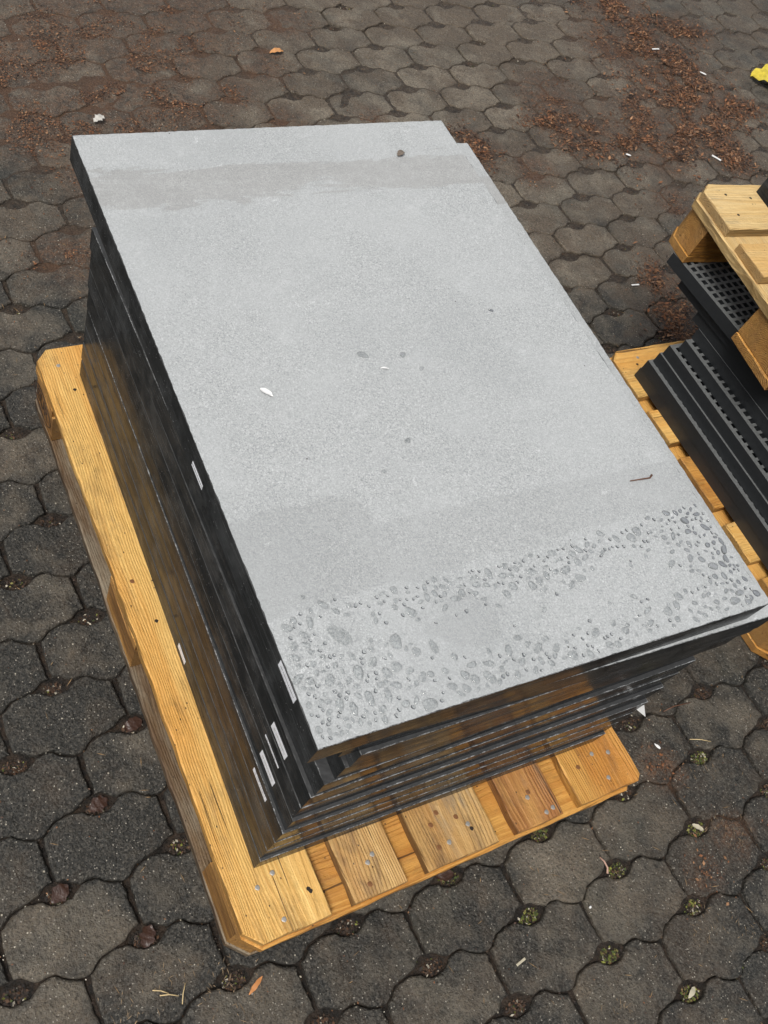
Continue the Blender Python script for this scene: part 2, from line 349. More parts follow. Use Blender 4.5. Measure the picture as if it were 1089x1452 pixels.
M_SCRAP = plain('soiled_white_scrap', (.50, .48, .44), .6, 90, .002, .5, 60)
M_TWIG = plain('brown_twig', (.12, .055, .03), .6, 200)
M_STRAW = plain('pale_straw', (.55, .42, .22), .6)
M_YLEAF = plain('yellow_leaf', (.58, .45, .045), .5, 90, .004, .75, 45)
M_DLEAF = plain('brown_leaf', (.045, .022, .015), .35, 160, .003, .5, 90)
M_BEIGE = plain('beige_chip', (.42, .38, .28), .7, None, 0, .1)

# ------------------------------------------------------------------ mesh helpers
def mesh(name, verts, faces, mats, midx=None, smooth=False):
    me = bpy.data.meshes.new(name); me.from_pydata([tuple(v) for v in verts], [], faces)
    for m in mats: me.materials.append(m)
    if midx is not None: me.polygons.foreach_set('material_index', midx)
    if smooth: me.polygons.foreach_set('use_smooth', [True] * len(me.polygons))
    me.update(); return me
def link(name, me, parent=None, loc=(0, 0, 0), rot=(0, 0, 0)):
    o = bpy.data.objects.new(name, me); COL.objects.link(o); o.location = loc; o.rotation_euler = rot
    if parent: o.parent = parent
    return o
def tag(o, label=None, cat=None, group=None, kind=None):
    if label: o['label'] = label
    if cat: o['category'] = cat
    if group: o['group'] = group
    if kind: o['kind'] = kind
    return o
def offset(poly, d):
    """move every vertex of a counter-clockwise outline inwards by d"""
    n = len(poly); out_ = []
    for i in range(n):
        a, b, c = Vector(poly[i - 1]), Vector(poly[i]), Vector(poly[(i + 1) % n])
        e1 = (b - a).normalized(); e2 = (c - b).normalized()
        n1 = Vector((-e1.y, e1.x)); n2 = Vector((-e2.y, e2.x)); m = n1 + n2
        if m.length < 1e-6: m = n1
        m.normalize(); k = d / max(.45, m.dot(n1)); out_.append((b.x + m.x * k, b.y + m.y * k))
    return out_
def densify(poly, step, amp, rng, keep=True):
    out_ = []; n = len(poly)
    for i in range(n):
        a, b = Vector(poly[i]), Vector(poly[(i + 1) % n]); L = (b - a).length; k = max(1, int(L / step))
        nn = Vector((-(b - a).y, (b - a).x)).normalized()
        for j in range(k):
            p = a.lerp(b, j / k)
            if j: p = p + nn * rng.uniform(-amp, amp)
            out_.append((p.x, p.y))
    return out_
def prism(name, poly, z0, z1, mats, bev=.0015, bnoise=0.0, mi=(0, 0, 0), rng=random, bottom_bev=True, warp=None):
    """solid with an outline, a thickness and worn edges. mi = material index of top, bevel, side"""
    n = len(poly); V = []; F = []; I = []
    def ring(p, z): 
        s = len(V); V.extend((x, y, z) for x, y in p); return s
    def bn(): return [bev * (1 + rng.uniform(-bnoise, bnoise)) for _ in range(n)]
    full = offset(poly, bev)
    amt = bn()
    inner = [(p[0] + (q[0] - p[0]) * a / bev, p[1] + (q[1] - p[1]) * a / bev) for p, q, a in zip(poly, full, amt)]
    r0 = ring(inner, z1)
    r1 = len(V); V.extend((x, y, z1 - a * .9) for (x, y), a in zip(poly, bn()))
    r2 = len(V); V.extend((x, y, z0 + (a * .9 if bottom_bev else 0)) for (x, y), a in zip(poly, bn()))
    def band(a, b, m):
        for i in range(n):
            j = (i + 1) % n; F.append((b + i, b + j, a + j, a + i)); I.append(m)
    F.append(tuple(range(r0, r0 + n))); I.append(mi[0])
    band(r0, r1, mi[1]); band(r1, r2, mi[2])
    if bottom_bev:
        r3 = ring(full, z0); band(r2, r3, mi[1]); F.append(tuple(reversed(range(r3, r3 + n)))); I.append(mi[2])
    else:
        F.append(tuple(reversed(range(r2, r2 + n)))); I.append(mi[2])
    if warp: V = [warp(v) for v in V]
    return mesh(name, V, F, mats, I)
def disc(name, r, h, mat, n=8, irr=.15, rng=random):
    V = []; F = []
    rr = [r * (1 + rng.uniform(-irr, irr)) for _ in range(n)]
    for z, k in ((0, 1), (h * .7, .95), (h, .6)):
        V += [(rr[i] * k * math.cos(i * 2 * math.pi / n), rr[i] * k * math.sin(i * 2 * math.pi / n), z) for i in range(n)]
    for a in (0, n):
        for i in range(n): j = (i + 1) % n; F.append((a + i, a + j, a + n + j, a + n + i))
    F.append(tuple(range(2 * n, 3 * n)))
    return mesh(name, V, F, [mat])
def tube(name, pts, r, mat, n=6):
    V = []; F = []; pts = [Vector(p) for p in pts]
    for k, p in enumerate(pts):
        d = (pts[min(k + 1, len(pts) - 1)] - pts[max(k - 1, 0)]).normalized()
        a = d.orthogonal().normalized(); b = d.cross(a)
        rr = r[k] if isinstance(r, (list, tuple)) else r
        V += [p + (a * math.cos(i * 6.2832 / n) + b * math.sin(i * 6.2832 / n)) * rr for i in range(n)]
    for k in range(len(pts) - 1):
        for i in range(n): j = (i + 1) % n; F.append((k * n + i, k * n + j, (k + 1) * n + j, (k + 1) * n + i))
    F.append(tuple(reversed(range(n)))); F.append(tuple(range((len(pts) - 1) * n, len(pts) * n)))
    return mesh(name, V, F, [mat], smooth=True)

# ------------------------------------------------------------------ ground
gm = mesh('ground', [(-60, -60, 0), (60, -60, 0), (60, 60, 0), (-60, 60, 0)], [(0, 1, 2, 3)], [M_SOIL])
ground = tag(link('ground', gm, loc=(0, 0, -.020)), 'dark damp soil under and between the pavers', None, None, 'structure')

def fill(x, y):
    a = noise.noise(Vector((x * 2.1, y * 2.1, 5.5))) * .6 + noise.noise(Vector((x * 9, y * 9, 2.2))) * .5 + min(1, max(0, (y - .5) / 1.4)) * .85
    for (cx, cy, R_) in MULCH + STAIN:
        d = math.hypot(x - cx, y - cy) / R_
        if d < 1.2: a += .55 * (1.2 - d)
    return -.0105 + .0078 * min(1, max(0, a - .12)) + noise.noise(Vector((x * 60, y * 60, 0))) * .0012
GN = 250
gv = [(-1.6 + 6.4 * i / GN, -1.5 + 6.0 * j / GN) for j in range(GN + 1) for i in range(GN + 1)]
soil = mesh('joint_soil', [(x, y, fill(x, y) + noise.noise(Vector((x * 1.3, y * 1.3, 3.1))) * .004 - .002) for x, y in gv],
            [(j * (GN + 1) + i, j * (GN + 1) + i + 1, (j + 1) * (GN + 1) + i + 1, (j + 1) * (GN + 1) + i) for j in range(GN) for i in range(GN)], [M_SOIL], smooth=True)
tag(link('joint_soil', soil), 'soil and sand filling the joints of the pavers', None, None, 'structure')

# paver lattice: A along a row, B down to the next row
A = Vector((.2145, .0050)); U = A.normalized(); D = Vector((U.y, -U.x))
PER, PITCH, SH = .2146, .1135, .1105
ORG = Vector((.3280, -.1310))
def lat(u, v): return ORG + U * u + D * v
BND = [(15, -19), (25, -10), (38, -3), (50, -5), (65, -4), (74, 4), (83, 10), (94, 15), (104, 17.5), (113, 17), (120, 14), (128, 7), (136, 1), (150, -2), (166, -5), (184, -9), (191, -15), (199, -20)]
TOPB = [(104, 17.5), (94, 15), (83, 10), (74, 4), (65, -4), (50, -5), (38, -3), (27, 5), (18, 11), (4, 13), (-9, 12), (-19, 7), (-26, 0), (-48, -5), (-64, -2), (-78, 1), (-86, 7), (-94, 14), (-101, 17)]
outline = [(2, -21)] + BND + [(212, -21)] + [(209, -60)] + [(u + 104.5, v - 113.5) for u, v in TOPB] + [(0, -60)]
# local frame: x along the row, y away from the viewer
OUT = [(u / 1000, -v / 1000) for u, v in outline]
CX, CY = .1045, .056
OUT = [(x - CX, y - CY) for x, y in OUT]
def area(p): return sum(p[i][0] * p[(i + 1) % len(p)][1] - p[(i + 1) % len(p)][0] * p[i][1] for i in range(len(p))) / 2
if area(OUT) < 0: OUT = OUT[::-1]
def paver_mesh(k):
    rng = random.Random(100 + k)
    p = densify(OUT, .007, .0013, rng); p = offset(p, .0013)
    p = [(x + rng.uniform(-.0006, .0006), y + rng.uniform(-.0006, .0006)) for x, y in p]
    n = len(p); V = []; F = []
    for d, z in ((.0042, 0), (.0020, -.0007), (.0006, -.0022), (0, -.0045), (0, -.022)):
        q = offset(p, d) if d else p
        zz = [z + (rng.uniform(-.0007, .0004) if d and z else 0) for _ in q]
        V += [(x, y, h) for (x, y), h in zip(q, zz)]
    for a in range(4):
        for i in range(n): j = (i + 1) % n; F.append(((a + 1) * n + i, (a + 1) * n + j, a * n + j, a * n + i))
    F.append(tuple(range(n)))
    me = mesh('paver', V, F, [M_PAVER]); me.polygons.foreach_set('use_smooth', [True] * (len(F) - 1) + [False])
    return me
PM = [paver_mesh(k) for k in range(10)]
Rt = Matrix(((Rc[0][0], Rc[0][1], Rc[0][2]), (Rc[1][0], Rc[1][1], Rc[1][2]), (Rc[2][0], Rc[2][1], Rc[2][2])))
CP = Vector((-0.395168, -0.070193, 1.536056 + G))
def to_px(p):
    q = Rt @ (Vector(p) - CP)
    if q.z < .1: return None
    return (377.2 + 1345.5 * q.x / q.z, 691.4 + 1345.5 * q.y / q.z, q.z)
cells = []; holes = []
ang = math.atan2(U.y, U.x)
for r in range(-45, 25):
    for c in range(-30, 45):
        c0 = lat(c * PER + r * SH + CX, r * PITCH - CY)
        h0 = lat(c * PER + r * SH, r * PITCH)
        x, y = c0
        if not (-1.4 < x < 4.6 and -1.3 < y < 4.3): continue
        q = to_px((x, y, 0)); vis = bool(q and -60 < q[0] < 1150 and -60 < q[1] < 1512)
        under = (.05 < x < .75 and .1 < y < .75)
        cells.append((vis and not under, q[2] if q else 9, x, y)); holes.append((h0.x, h0.y, vis and not (.05 < h0.x < .75 and .1 < h0.y < .75)))
cells.sort(key=lambda t: (not t[0], t[1]))
pav = tag(link('pavement', None), 'dark grey interlocking concrete pavers with wavy joints and drainage holes', None, None, 'structure')
SUNK = lambda x, y: noise.noise(Vector((x * 1.3, y * 1.3, 3.1))) * .004
SV = []; SF = []
for i, (vis, dist, x, y) in enumerate(cells):
    rng = random.Random(i * 13 + 1)
    z = SUNK(x, y) + rng.uniform(-.0024, .0020) - .002
    rx, ry = rng.uniform(-.016, .016), rng.uniform(-.010, .010); rz = ang + rng.uniform(-.010, .010)
    if i < 300:
        link('paver', PM[rng.randrange(10)], pav, (x + rng.uniform(-.0008, .0008), y + rng.uniform(-.0008, .0008), z), (rx, ry, rz))
    else:
        me = PM[rng.randrange(10)]; T = Matrix.Translation((x, y, z)) @ Matrix.Rotation(rz, 4, 'Z') @ Matrix.Rotation(rx, 4, 'X')
        s = len(SV); SV += [tuple(T @ v.co) for v in me.vertices]; SF += [tuple(s + j for j in p.vertices) for p in me.polygons]
tag(link('outer_pavers', mesh('outer_pavers', SV, SF, [M_PAVER]), pav), kind='stuff')

# ------------------------------------------------------------------ loose debris (nobody could count it)
class Bits:
    def __init__(s): s.V = []; s.F = []; s.C = []
    def shard(s, p, L, W, rz, tilt, col, curl=.25, h=0.0):
        d = Vector((math.cos(rz), math.sin(rz), 0)); e = Vector((-d.y, d.x, 0)); up = Vector((0, 0, 1)); p = Vector(p)
        lift = math.sin(tilt) * L
        a = p - d * L / 2 + up * h; b = p + e * W / 2 + up * (h + L * curl * .5 + lift * .3); c = p + d * L / 2 + up * (h + lift); f = p - e * W / 2 + up * (h + L * curl * .2 + lift * .4)
        k = len(s.V); s.V += [a, b, c, f]; s.F += [(k, k + 3, k + 1), (k + 3, k + 2, k + 1)]; s.C += [col] * 4
    def make(s, name, mat, **kw):
        me = mesh(name, s.V, s.F, [mat]); at = me.color_attributes.new('tone', 'FLOAT_COLOR', 'POINT')
        at.data.foreach_set('color', np.array([(*c, 1) for c in s.C], dtype=np.float32).ravel())
        return tag(link(name, me), **kw)
rng = random.Random(3)
BR = [(.12, .052, .024), (.19, .085, .037), (.07, .034, .020), (.30, .16, .08), (.03, .018, .013), (.14, .08, .048), (.20, .078, .030), (.05, .028, .018)]
def jit(c, r, k=.35): f = 1 + r.uniform(-k, k); return (c[0] * f, c[1] * f, c[2] * f)
mb = Bits()
for (cx, cy, R_) in MULCH:
    cnt = int(9000 * R_ * R_ * 62)
    for _ in range(min(cnt, 12000)):
        a = rng.uniform(0, 6.283); d = R_ * abs(rng.gauss(0, .85)); x, y = cx + d * math.cos(a) * 1.15, cy + d * math.sin(a)
        if noise.noise(Vector((x * 9, y * 9, 1.7))) + noise.noise(Vector((x * 25, y * 25, .3))) * .6 + rng.gauss(0, .22) < -.12 + d / R_ * .22: continue
        L = rng.choice((.002, .003, .003, .004, .004, .006, .006, .009, .015)) * rng.uniform(.6, 1.3)
        mb.shard((x, y, SUNK(x, y)), L, L * rng.uniform(.15, .6), rng.uniform(0, 6.28), rng.uniform(-.1, .5), jit(rng.choice(BR), rng), rng.uniform(0, .4), rng.uniform(0, .004) * max(0, 1 - d / R_))
for (cx, cy, R_) in STAIN:
    for _ in range(int(3200 * R_ * R_ * 10)):
        a = rng.uniform(0, 6.283); d = R_ * abs(rng.gauss(0, .6)); x, y = cx + d * math.cos(a), cy + d * math.sin(a)
        if noise.noise(Vector((x * 11, y * 11, 4.7))) < .05: continue
        L = rng.choice((.003, .005, .008)) * rng.uniform(.6, 1.3)
        mb.shard((x, y, SUNK(x, y)), L, L * rng.uniform(.2, .7), rng.uniform(0, 6.28), rng.uniform(-.1, .3), jit(rng.choice(BR), rng), rng.uniform(0, .3))
mb.make('bark_mulch', M_BITS, label='reddish brown shredded bark mulch spilled over the pavers behind the right pallet', kind='stuff')
# grit, straw and pale crumbs spread thinly over everything
gb = Bits()
for _ in range(9000):
    y = rng.uniform(-.7, 2.9); x = rng.uniform(-.6, 3.7)
    if -.02 < x < .82 and -.02 < y < 1.22: continue
    c = rng.random()
    if c < .45: L = rng.uniform(.0012, .003); gb.shard((x, y, SUNK(x, y)), L, L * .8, rng.uniform(0, 6.28), .2, jit((.5, .46, .38), rng), .3)
    elif c < .62: L = rng.uniform(.008, .022); gb.shard((x, y, SUNK(x, y)), L, .0011, rng.uniform(0, 6.28), .04, jit((.30, .19, .09), rng, .5), .02)
    else: L = rng.uniform(.002, .006); gb.shard((x, y, SUNK(x, y)), L, L * .6, rng.uniform(0, 6.28), .2, jit(rng.choice(BR), rng), .3)
for (cx, cy, nn) in ((.01, -.05, 90), (-.03, -.01, 60), (1.03, -.14, 90), (1.06, -.02, 60), (.86, -.27, 60), (.95, -.30, 50), (1.78, 1.45, 60), (1.85, 1.62, 50), (.9, .05, 30), (-.1, .02, 40), (-.17, .0, 40), (.62, -.31, 40)):
    for _ in range(nn // 2):
        x, y = cx + rng.gauss(0, .024), cy + rng.gauss(0, .020); L = rng.uniform(.002, .014)
        gb.shard((x, y, SUNK(x, y)), L, .0012, rng.gauss(1.2, .7), .08, jit((.20, .14, .08), rng, .6), .04, rng.uniform(0, .002))
gb.make('loose_grit', M_BITS, label='pale grit, straw and crumbs scattered thinly over the pavers', kind='stuff')
# moss, grit and dead leaf in the drainage holes and joints
ms = Bits()
GRN = [(.10, .12, .02), (.16, .17, .03), (.05, .07, .015), (.22, .2, .06)]
for (hx, hy, vis) in holes:
    if not vis: continue
    kind = rng.random(); near = hy < .6
    green = .45 if kind < .4 else (.16 if kind < .75 else .03)
    green *= 1.0 if (hx > .35 and hy < 0.1) else .15
    for _ in range(190 if near else 80):
        a = rng.uniform(0, 6.283); d = math.sqrt(rng.random()); u = .021 * d * math.cos(a); v = .014 * d * math.sin(a) + .004
        p = Vector((hx, hy)) + U * u + D * (-v if False else v * .9 - .004)
        e = rng.random(); L = rng.uniform(.0025, .008)
        col = rng.choice(GRN) if e < green else ((.42, .38, .3) if e > .95 else rng.choice([(.03, .018, .012), (.05, .03, .018), (.09, .045, .022), (.018, .013, .010)]))
        ms.shard((p.x, p.y, -.014 + rng.uniform(0, .008) * (1 - d * .5)), L, L * rng.uniform(.3, .8), rng.uniform(0, 6.28), rng.uniform(-.2, .7), jit(col, rng), rng.uniform(0, .5))
for _ in range(7000):     # crumbs lying in the joints
    r = rng.randrange(-26, 6); c = rng.randrange(-8, 22); t = rng.random()
    if rng.random() < .7:
        k = rng.randrange(len(BND) - 1); a, b = BND[k], BND[k + 1]; u = (a[0] + (b[0] - a[0]) * t) / 1000; v = (a[1] + (b[1] - a[1]) * t) / 1000
    else: u, v = (.105, .018 + t * .07)
    p = lat(c * PER + r * SH + u, r * PITCH + v)
    if p.y > 1.4 and rng.random() < .6: continue
    L = rng.uniform(.002, .005); e = noise.noise(Vector((p.x * 4, p.y * 4, 8)))
    col = rng.choice(GRN) if (e > .18 and rng.random() < .5 and p.x > .2) else ((.4, .36, .28) if rng.random() < .08 else rng.choice([(.03, .018, .012), (.07, .04, .02), (.018, .013, .01)]))
    ms.shard((p.x, p.y, -.012 + rng.uniform(0, .007)), L, L * .7, rng.uniform(0, 6.28), rng.uniform(-.2, .6), jit(col, rng), .3)
ms.make('joint_moss', M_MOSS, label='moss, grit and rotten leaf filling the paver joints and drainage holes', kind='stuff')

# ------------------------------------------------------------------ pallets
PW, PL = .8, 1.2
def board(name, parent, x0, x1, y0, y1, z0, z1, mat, cut=(0, 0, 0, 0), seed=0, amp=.0009, bev=.0022, along='x'):
    """cut = 45 degree corner cuts at (x0,y0) (x1,y0) (x1,y1) (x0,y1); the grain runs along the mesh's own X"""
    r_ = random.Random(seed); cx, cy, cz = (x0 + x1) / 2, (y0 + y1) / 2, (z0 + z1) / 2
    P = []
    cor = [((x0, y0), (1, 0), (0, 1)), ((x1, y0), (0, 1), (-1, 0)), ((x1, y1), (-1, 0), (0, -1)), ((x0, y1), (0, -1), (1, 0))]
    for (c, e1, e2), k in zip(cor, cut):
        if k: P += [(c[0] + e2[0] * k, c[1] + e2[1] * k), (c[0] + e1[0] * k, c[1] + e1[1] * k)]
        else: P.append(c)
    P = [(x - cx, y - cy) for x, y in P]
    rot = 0
    if along == 'y': P = [(y, -x) for x, y in P]; rot = math.pi / 2
    P = densify(P, .03, amp, r_)
    bow = r_.uniform(-.0012, .0012)
    me = prism(name, P, z0 - cz, z1 - cz, [mat], bev, .6, (0, 0, 0), r_, warp=lambda v: (v[0], v[1], v[2] + bow * (1 - (v[0] / .6) ** 2)))
    return link(name, me, parent, (cx, cy, cz), (0, 0, rot))
def pallet(name, loc, rz, mats, nails, front='x0'):
    """Euro-type pallet: local X is the long way of the boards, local Y goes across them"""
    e = link(name, None, None, loc, (0, 0, rz)); e.empty_display_size = .2
    ys = [(0, .145), (.1865, .2865), (.3275, .4725), (.5135, .6135), (.655, .8)]
    c = .026
    for i, (a, b) in enumerate(ys):
        cut = [0, 0, 0, 0]
        if i == 0: cut = [.010, .012, 0, 0]
        if i == 4: cut = [0, 0, c, c]
        board('deck_board', e, 0, PL, a, b, .122, .144, mats['deck'][i], cut, seed=i + hash_(name), amp=.0013)
    for i, (a, b) in enumerate(((-.006, .14), (.5275, .6725), (1.06, 1.206))):
        cut = [c if i == 0 else 0, c if i == 2 else 0, c if i == 2 else 0, c if i == 0 else 0]
        board('stringer_board', e, a, b, 0.001, PW - .001, .100, .1215, mats['stringer'], cut, seed=20 + i, amp=.0012, along='y')
    for i, (a, b) in enumerate(((0.002, .145), (.5275, .6725), (1.055, 1.198))):
        for j, (p, q) in enumerate(((0.002, .1), (.3275, .4725), (.7, .798))):
            cut = [0] * 4; k = c + .004
            if (i, j) == (0, 0): cut[0] = k
            if (i, j) == (2, 0): cut[1] = k
            if (i, j) == (2, 2): cut[2] = k
            if (i, j) == (0, 2): cut[3] = k
            board('block', e, a, b, p, q, .0225, .0995, mats['block'], cut, seed=40 + i * 3 + j, amp=.001)
    for j, (p, q) in enumerate(((0, .1), (.3275, .4725), (.7, .8))):
        cut = [c + .004 if j == 0 else 0, c + .004 if j == 0 else 0, c + .004 if j == 2 else 0, c + .004 if j == 2 else 0]
        board('skid_board', e, 0, PL, p, q, 0.001, .022, mats['skid'], cut, seed=60 + j, amp=.0016)
    for (x, y, kind) in nails:
        if kind == 'hole': link('nail_hole', NH, e, (x, y, .1442))
        else: link('nail', NS if kind == 's' else NR, e, (x, y, .1440))
    return e
def hash_(s): return sum(ord(ch) for ch in s) % 97
NS = disc('nail', .0046, .0012, M_NAIL); NR = disc('nail', .0048, .0010, M_RUST); NH = disc('nail_hole', .0036, .0002, M_NAILHOLE)

# main pallet: its boards run away from the viewer. local (X, Y) -> world (0.8 - Y, X)
def wn(x, y, k): return (y, .8 - x, k)
mn = [wn(.078, .09, 's'), wn(.047, .078, 's'), wn(.069, .021, 's'), wn(.126, .044, 'hole'), wn(.124, .048, 'hole'),
      wn(.247, .059, 's'), wn(.234, .05, 's'), wn(.223, .019, 'r'), wn(.385, .081, 'r'), wn(.366, .066, 'r'), wn(.363, .029, 'r'), wn(.384, .03, 's'), wn(.431, .045, 's'),
      wn(.416, .063, 'r'), wn(.434, .036, 'hole'), wn(.567, .055, 'r'), wn(.561, .047, 's'), wn(.582, .013, 's'), wn(.598, .016, 's'),
      wn(.686, .061, 'r'), wn(.727, .073, 's'), wn(.761, .065, 's'), wn(.734, .025, 's'), wn(.039, 1.153, 's'), wn(.054, 1.086, 'hole'), wn(.028, .64, 'r'), wn(.045, .553, 'hole')]
p1 = pallet('wooden_pallet', (.8, 0, 0), math.pi / 2,
            dict(deck=[W_ORANGE, W_STREAK, W_WORN, W_WORN, W_FRESH], stringer=W_ORANGE, block=W_BLOCK, skid=W_MUDDY), mn)
tag(p1, 'yellow orange wooden pallet carrying the tall stack of pale topped stone slabs', 'pallet')
# burnt oval brand with letters on the outer face of the far left block, bars on the middle one
def brand_text(txt, size, y, z, parent):
    cu = bpy.data.curves.new('brand_mark', 'FONT'); cu.body = txt; cu.size = size; cu.align_x = 'CENTER'; cu.align_y = 'CENTER'; cu.extrude = .0003
    tmp = bpy.data.objects.new('tmp', cu); COL.objects.link(tmp)
    bpy.context.view_layer.update()
    me = bpy.data.meshes.new_from_object(tmp.evaluated_get(bpy.context.evaluated_depsgraph_get())); bpy.data.objects.remove(tmp)
    me.materials.clear(); me.materials.append(M_BRAND)
    return link('brand_mark', me, parent, (y, .8 - .0012, z), (math.pi / 2, 0, math.pi))
brand_text('EUR', .045, 1.125, .062, p1)
ov = [(1.125 + .060 * math.cos(t * math.pi / 14), .8 - .0010, .062 + .030 * math.sin(t * math.pi / 14)) for t in range(29)]
link('brand_mark', tube('brand_mark', ov, .0011, M_BRAND, 4), p1)

p2 = pallet('wooden_pallet', (1.352, .128, 0), -.030, dict(deck=[W_ORANGE, W_FRESH, W_ORANGE, W_FRESH, W_FRESH], stringer=W_FRESH, block=W_BLOCK, skid=W_ORANGE),
            [(.075, .77, 's'), (.034, .715, 's'), (.06, .75, 'hole')])
tag(p2, 'yellow wooden pallet on the pavers beneath the black grates', 'pallet')
P3X, P3Y, P3Z, P3R = 1.325, .255, .276 + G, -.14
p3 = pallet('wooden_pallet', (P3X, P3Y, P3Z), P3R, dict(deck=[W_PALE] * 5, stringer=W_PALE, block=W_ORANGE, skid=W_ORANGE),
            [(.055, .765, 'hole'), (.12, .755, 'hole'), (.05, .70, 'hole'), (.14, .68, 'hole'), (.07, .57, 'hole')])
tag(p3, 'pale bleached wooden pallet resting on top of the black grates', 'pallet')

# ------------------------------------------------------------------ stone slabs
SW, SL, ST = .690, 1.016, .0475
def slab_mesh(k, top=None, left_pale=False):
    r_ = random.Random(500 + k)
    P = densify([(0, 0), (SW, 0), (SW, SL), (0, SL)], .007, 0, r_)
    me = prism('stone_slab', P, 0, ST - .0006, [top or M_TOP, M_ARR, M_SIDE, M_ARRD], .0009, .8, (0, 1, 2), r_, bottom_bev=False)
    if not left_pale:
        for p in me.polygons:
            if p.material_index == 1 and p.center.x < .003 and p.center.y > .01: p.material_index = 3
    return me
M_LEDGE = plain('wet_dirty_ledge_painted_shade', (.040, .041, .042), .5, 200, .0015, .65, 120)  # wet, dirty stone tops; shade under the top slab's overhang painted into the colour
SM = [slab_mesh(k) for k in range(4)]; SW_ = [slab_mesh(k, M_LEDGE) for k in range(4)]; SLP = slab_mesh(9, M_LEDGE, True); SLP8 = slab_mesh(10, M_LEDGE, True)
#        x      y     rot     (front left corner of each slab, bottom to top)
LAY = [(.0525, .1065, -.022), (.0535, .1110, -.022), (.0540, .1117, -.0225), (.0545, .1128, -.0225),
       (.0590, .1165, -.0180), (.0596, .1215, -.0170), (.0606, .1225, -.0160), (.0664, .1240, -.0070),
       (.082, .1260, -.022), (.087, .1250, -.026), (.058, .1325, -.045), (-.0005, .1285, -.0265)]
LBL = ['bottommost slab of the tall stack, lying on the pallet boards with a small white sticker',
       'second stone slab from the bottom of the tall stack, between two flush slabs',
       'third stone slab from the bottom of the tall stack, its sides mirroring the wood',
       'fourth stone slab from the bottom of the tall stack, jutting out left with a sticker by its ledge',
       'fifth stone slab from the bottom, its front left white sticker just above the jutting ledge',
       'sixth stone slab from the bottom, with a very thin white sticker sliver near the front left corner',
       'seventh stone slab from the bottom, with a wide white sticker near the front left corner',
       'eighth stone slab from the bottom, its left rim showing as a pale line under the overhang',
       'ninth stone slab from the bottom, set back to the right so its left side is hidden',
       'tenth stone slab from the bottom, set back in the dark gap at the front left corner',
       'slab directly under the topmost one, its pale right edge sticking out',
       'topmost pale grey stone slab with water drops along its front end']
STICK = {0: [(.473, .022, .036, .013, .03)], 3: [(.192, .170, .050, .010, -.02)], 4: [(.201, .217, .050, .017, 0)], 5: [(.212, .260, .050, .004, 0)],
         6: [(.213, .301, .050, .017, 0)], 11: [(.213, .562, .048, .013, 0), (.515, .536, .040, .009, 0)]}
slabs = []
for k, (x, y, rz) in enumerate(LAY):
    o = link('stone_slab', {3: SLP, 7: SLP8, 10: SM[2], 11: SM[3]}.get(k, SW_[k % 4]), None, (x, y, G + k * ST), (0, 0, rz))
    tag(o, LBL[k], 'stone slab', 'stone slabs of the tall stack on the main pallet'); slabs.append(o)
    for (wy, wz, L, H, tilt) in STICK.get(k, []):
        P = [(-L / 2, -H / 2), (L / 2, -H / 2), (L / 2, H / 2), (-L / 2, H / 2)]
        me = mesh('sticker', [(-.0003, a, b) for a, b in P] + [(.0001, a, b) for a, b in P], [(0, 3, 2, 1), (0, 1, 5, 4), (1, 2, 6, 5), (2, 3, 7, 6), (3, 0, 4, 7)], [M_LABEL])
        s_ = link('sticker', me, o, (-.0004, (wy - y) / math.cos(rz), min(max(wz - k * ST, H / 2 + .002), ST - H / 2 - .003)), (tilt, 0, 0)); s_['label'] = 'white printed sticker'
# slabs on the upper right pallet
for k in range(3):
    o = link('stone_slab', SM[k], None, (1.582 - math.sin(.14) * 1.016 + k * .002, 1.003 - SL * math.cos(.14), P3Z + G + k * ST), (0, 0, -.14))
    tag(o, ['grey slab lying directly on the pale upper pallet at the right edge of the picture', 'middle grey slab above the pale upper pallet at the right edge', 'uppermost grey slab above the pale upper pallet at the right edge'][k], 'stone slab', 'stone slabs on the upper right pallet')

# ------------------------------------------------------------------ black grates
GT, GX, GY = .0307, 1.10, .78
def grate_mesh():
    nx, ny, b, hole = 52, 37, .007, .0130
    px, py = (GX - 2 * b) / nx, (GY - 2 * b) / ny
    xs = [0]; ys = [0]
    for i in range(nx): c = b + (i + .5) * px; xs += [c - hole / 2, c + hole / 2]
    for i in range(ny): c = b + (i + .5) * py; ys += [c - hole / 2, c + hole / 2]
    xs.append(GX); ys.append(GY)
    NX, NY = len(xs), len(ys); V = []; F = []; I = []
    z1, z0 = GT - .0006, 0
    for z in (z1, z1 - .020):
        for y in ys:
            for x in xs: V.append((x, -y, z))
    lv = NX * NY
    for j in range(NY - 1):
        for i in range(NX - 1):
            a = j * NX + i; q = (a, a + NX, a + NX + 1, a + 1)
            if i % 2 and j % 2:
                q2 = tuple(t + lv for t in q)
                for s in range(4): F.append((q[s], q2[s], q2[(s + 1) % 4], q[(s + 1) % 4])); I.append(0)
                F.append(q2); I.append(0)
            else: F.append(q); I.append(1)
    k = len(V); V += [(0, 0, z0), (GX, 0, z0), (GX, -GY, z0), (0, -GY, z0), (0, 0, z1), (GX, 0, z1), (GX, -GY, z1), (0, -GY, z1)]
    for q in ((0, 1, 5, 4), (1, 2, 6, 5), (2, 3, 7, 6), (3, 0, 4, 7), (3, 2, 1, 0)): F.append(tuple(k + t for t in q)); I.append(0)
    return mesh('plastic_grate', V, F, [M_PLAST, M_PLEDGE], I)
GM = grate_mesh()
GL = [(1.402, .847), (1.4015, .844), (1.413, .839), (1.4175, .835), (1.434, .821), (1.4545, .825), (1.456, .855), (1.446, .934), (1.425, .984)]
GR = [-.030, -.032, -.030, -.030, -.028, -.020, -.015, .01, .02]
names = ['lowest', 'second lowest', 'third lowest', 'fourth lowest', 'fifth lowest', 'fourth from the top', 'third from the top', 'second from the top', 'topmost']
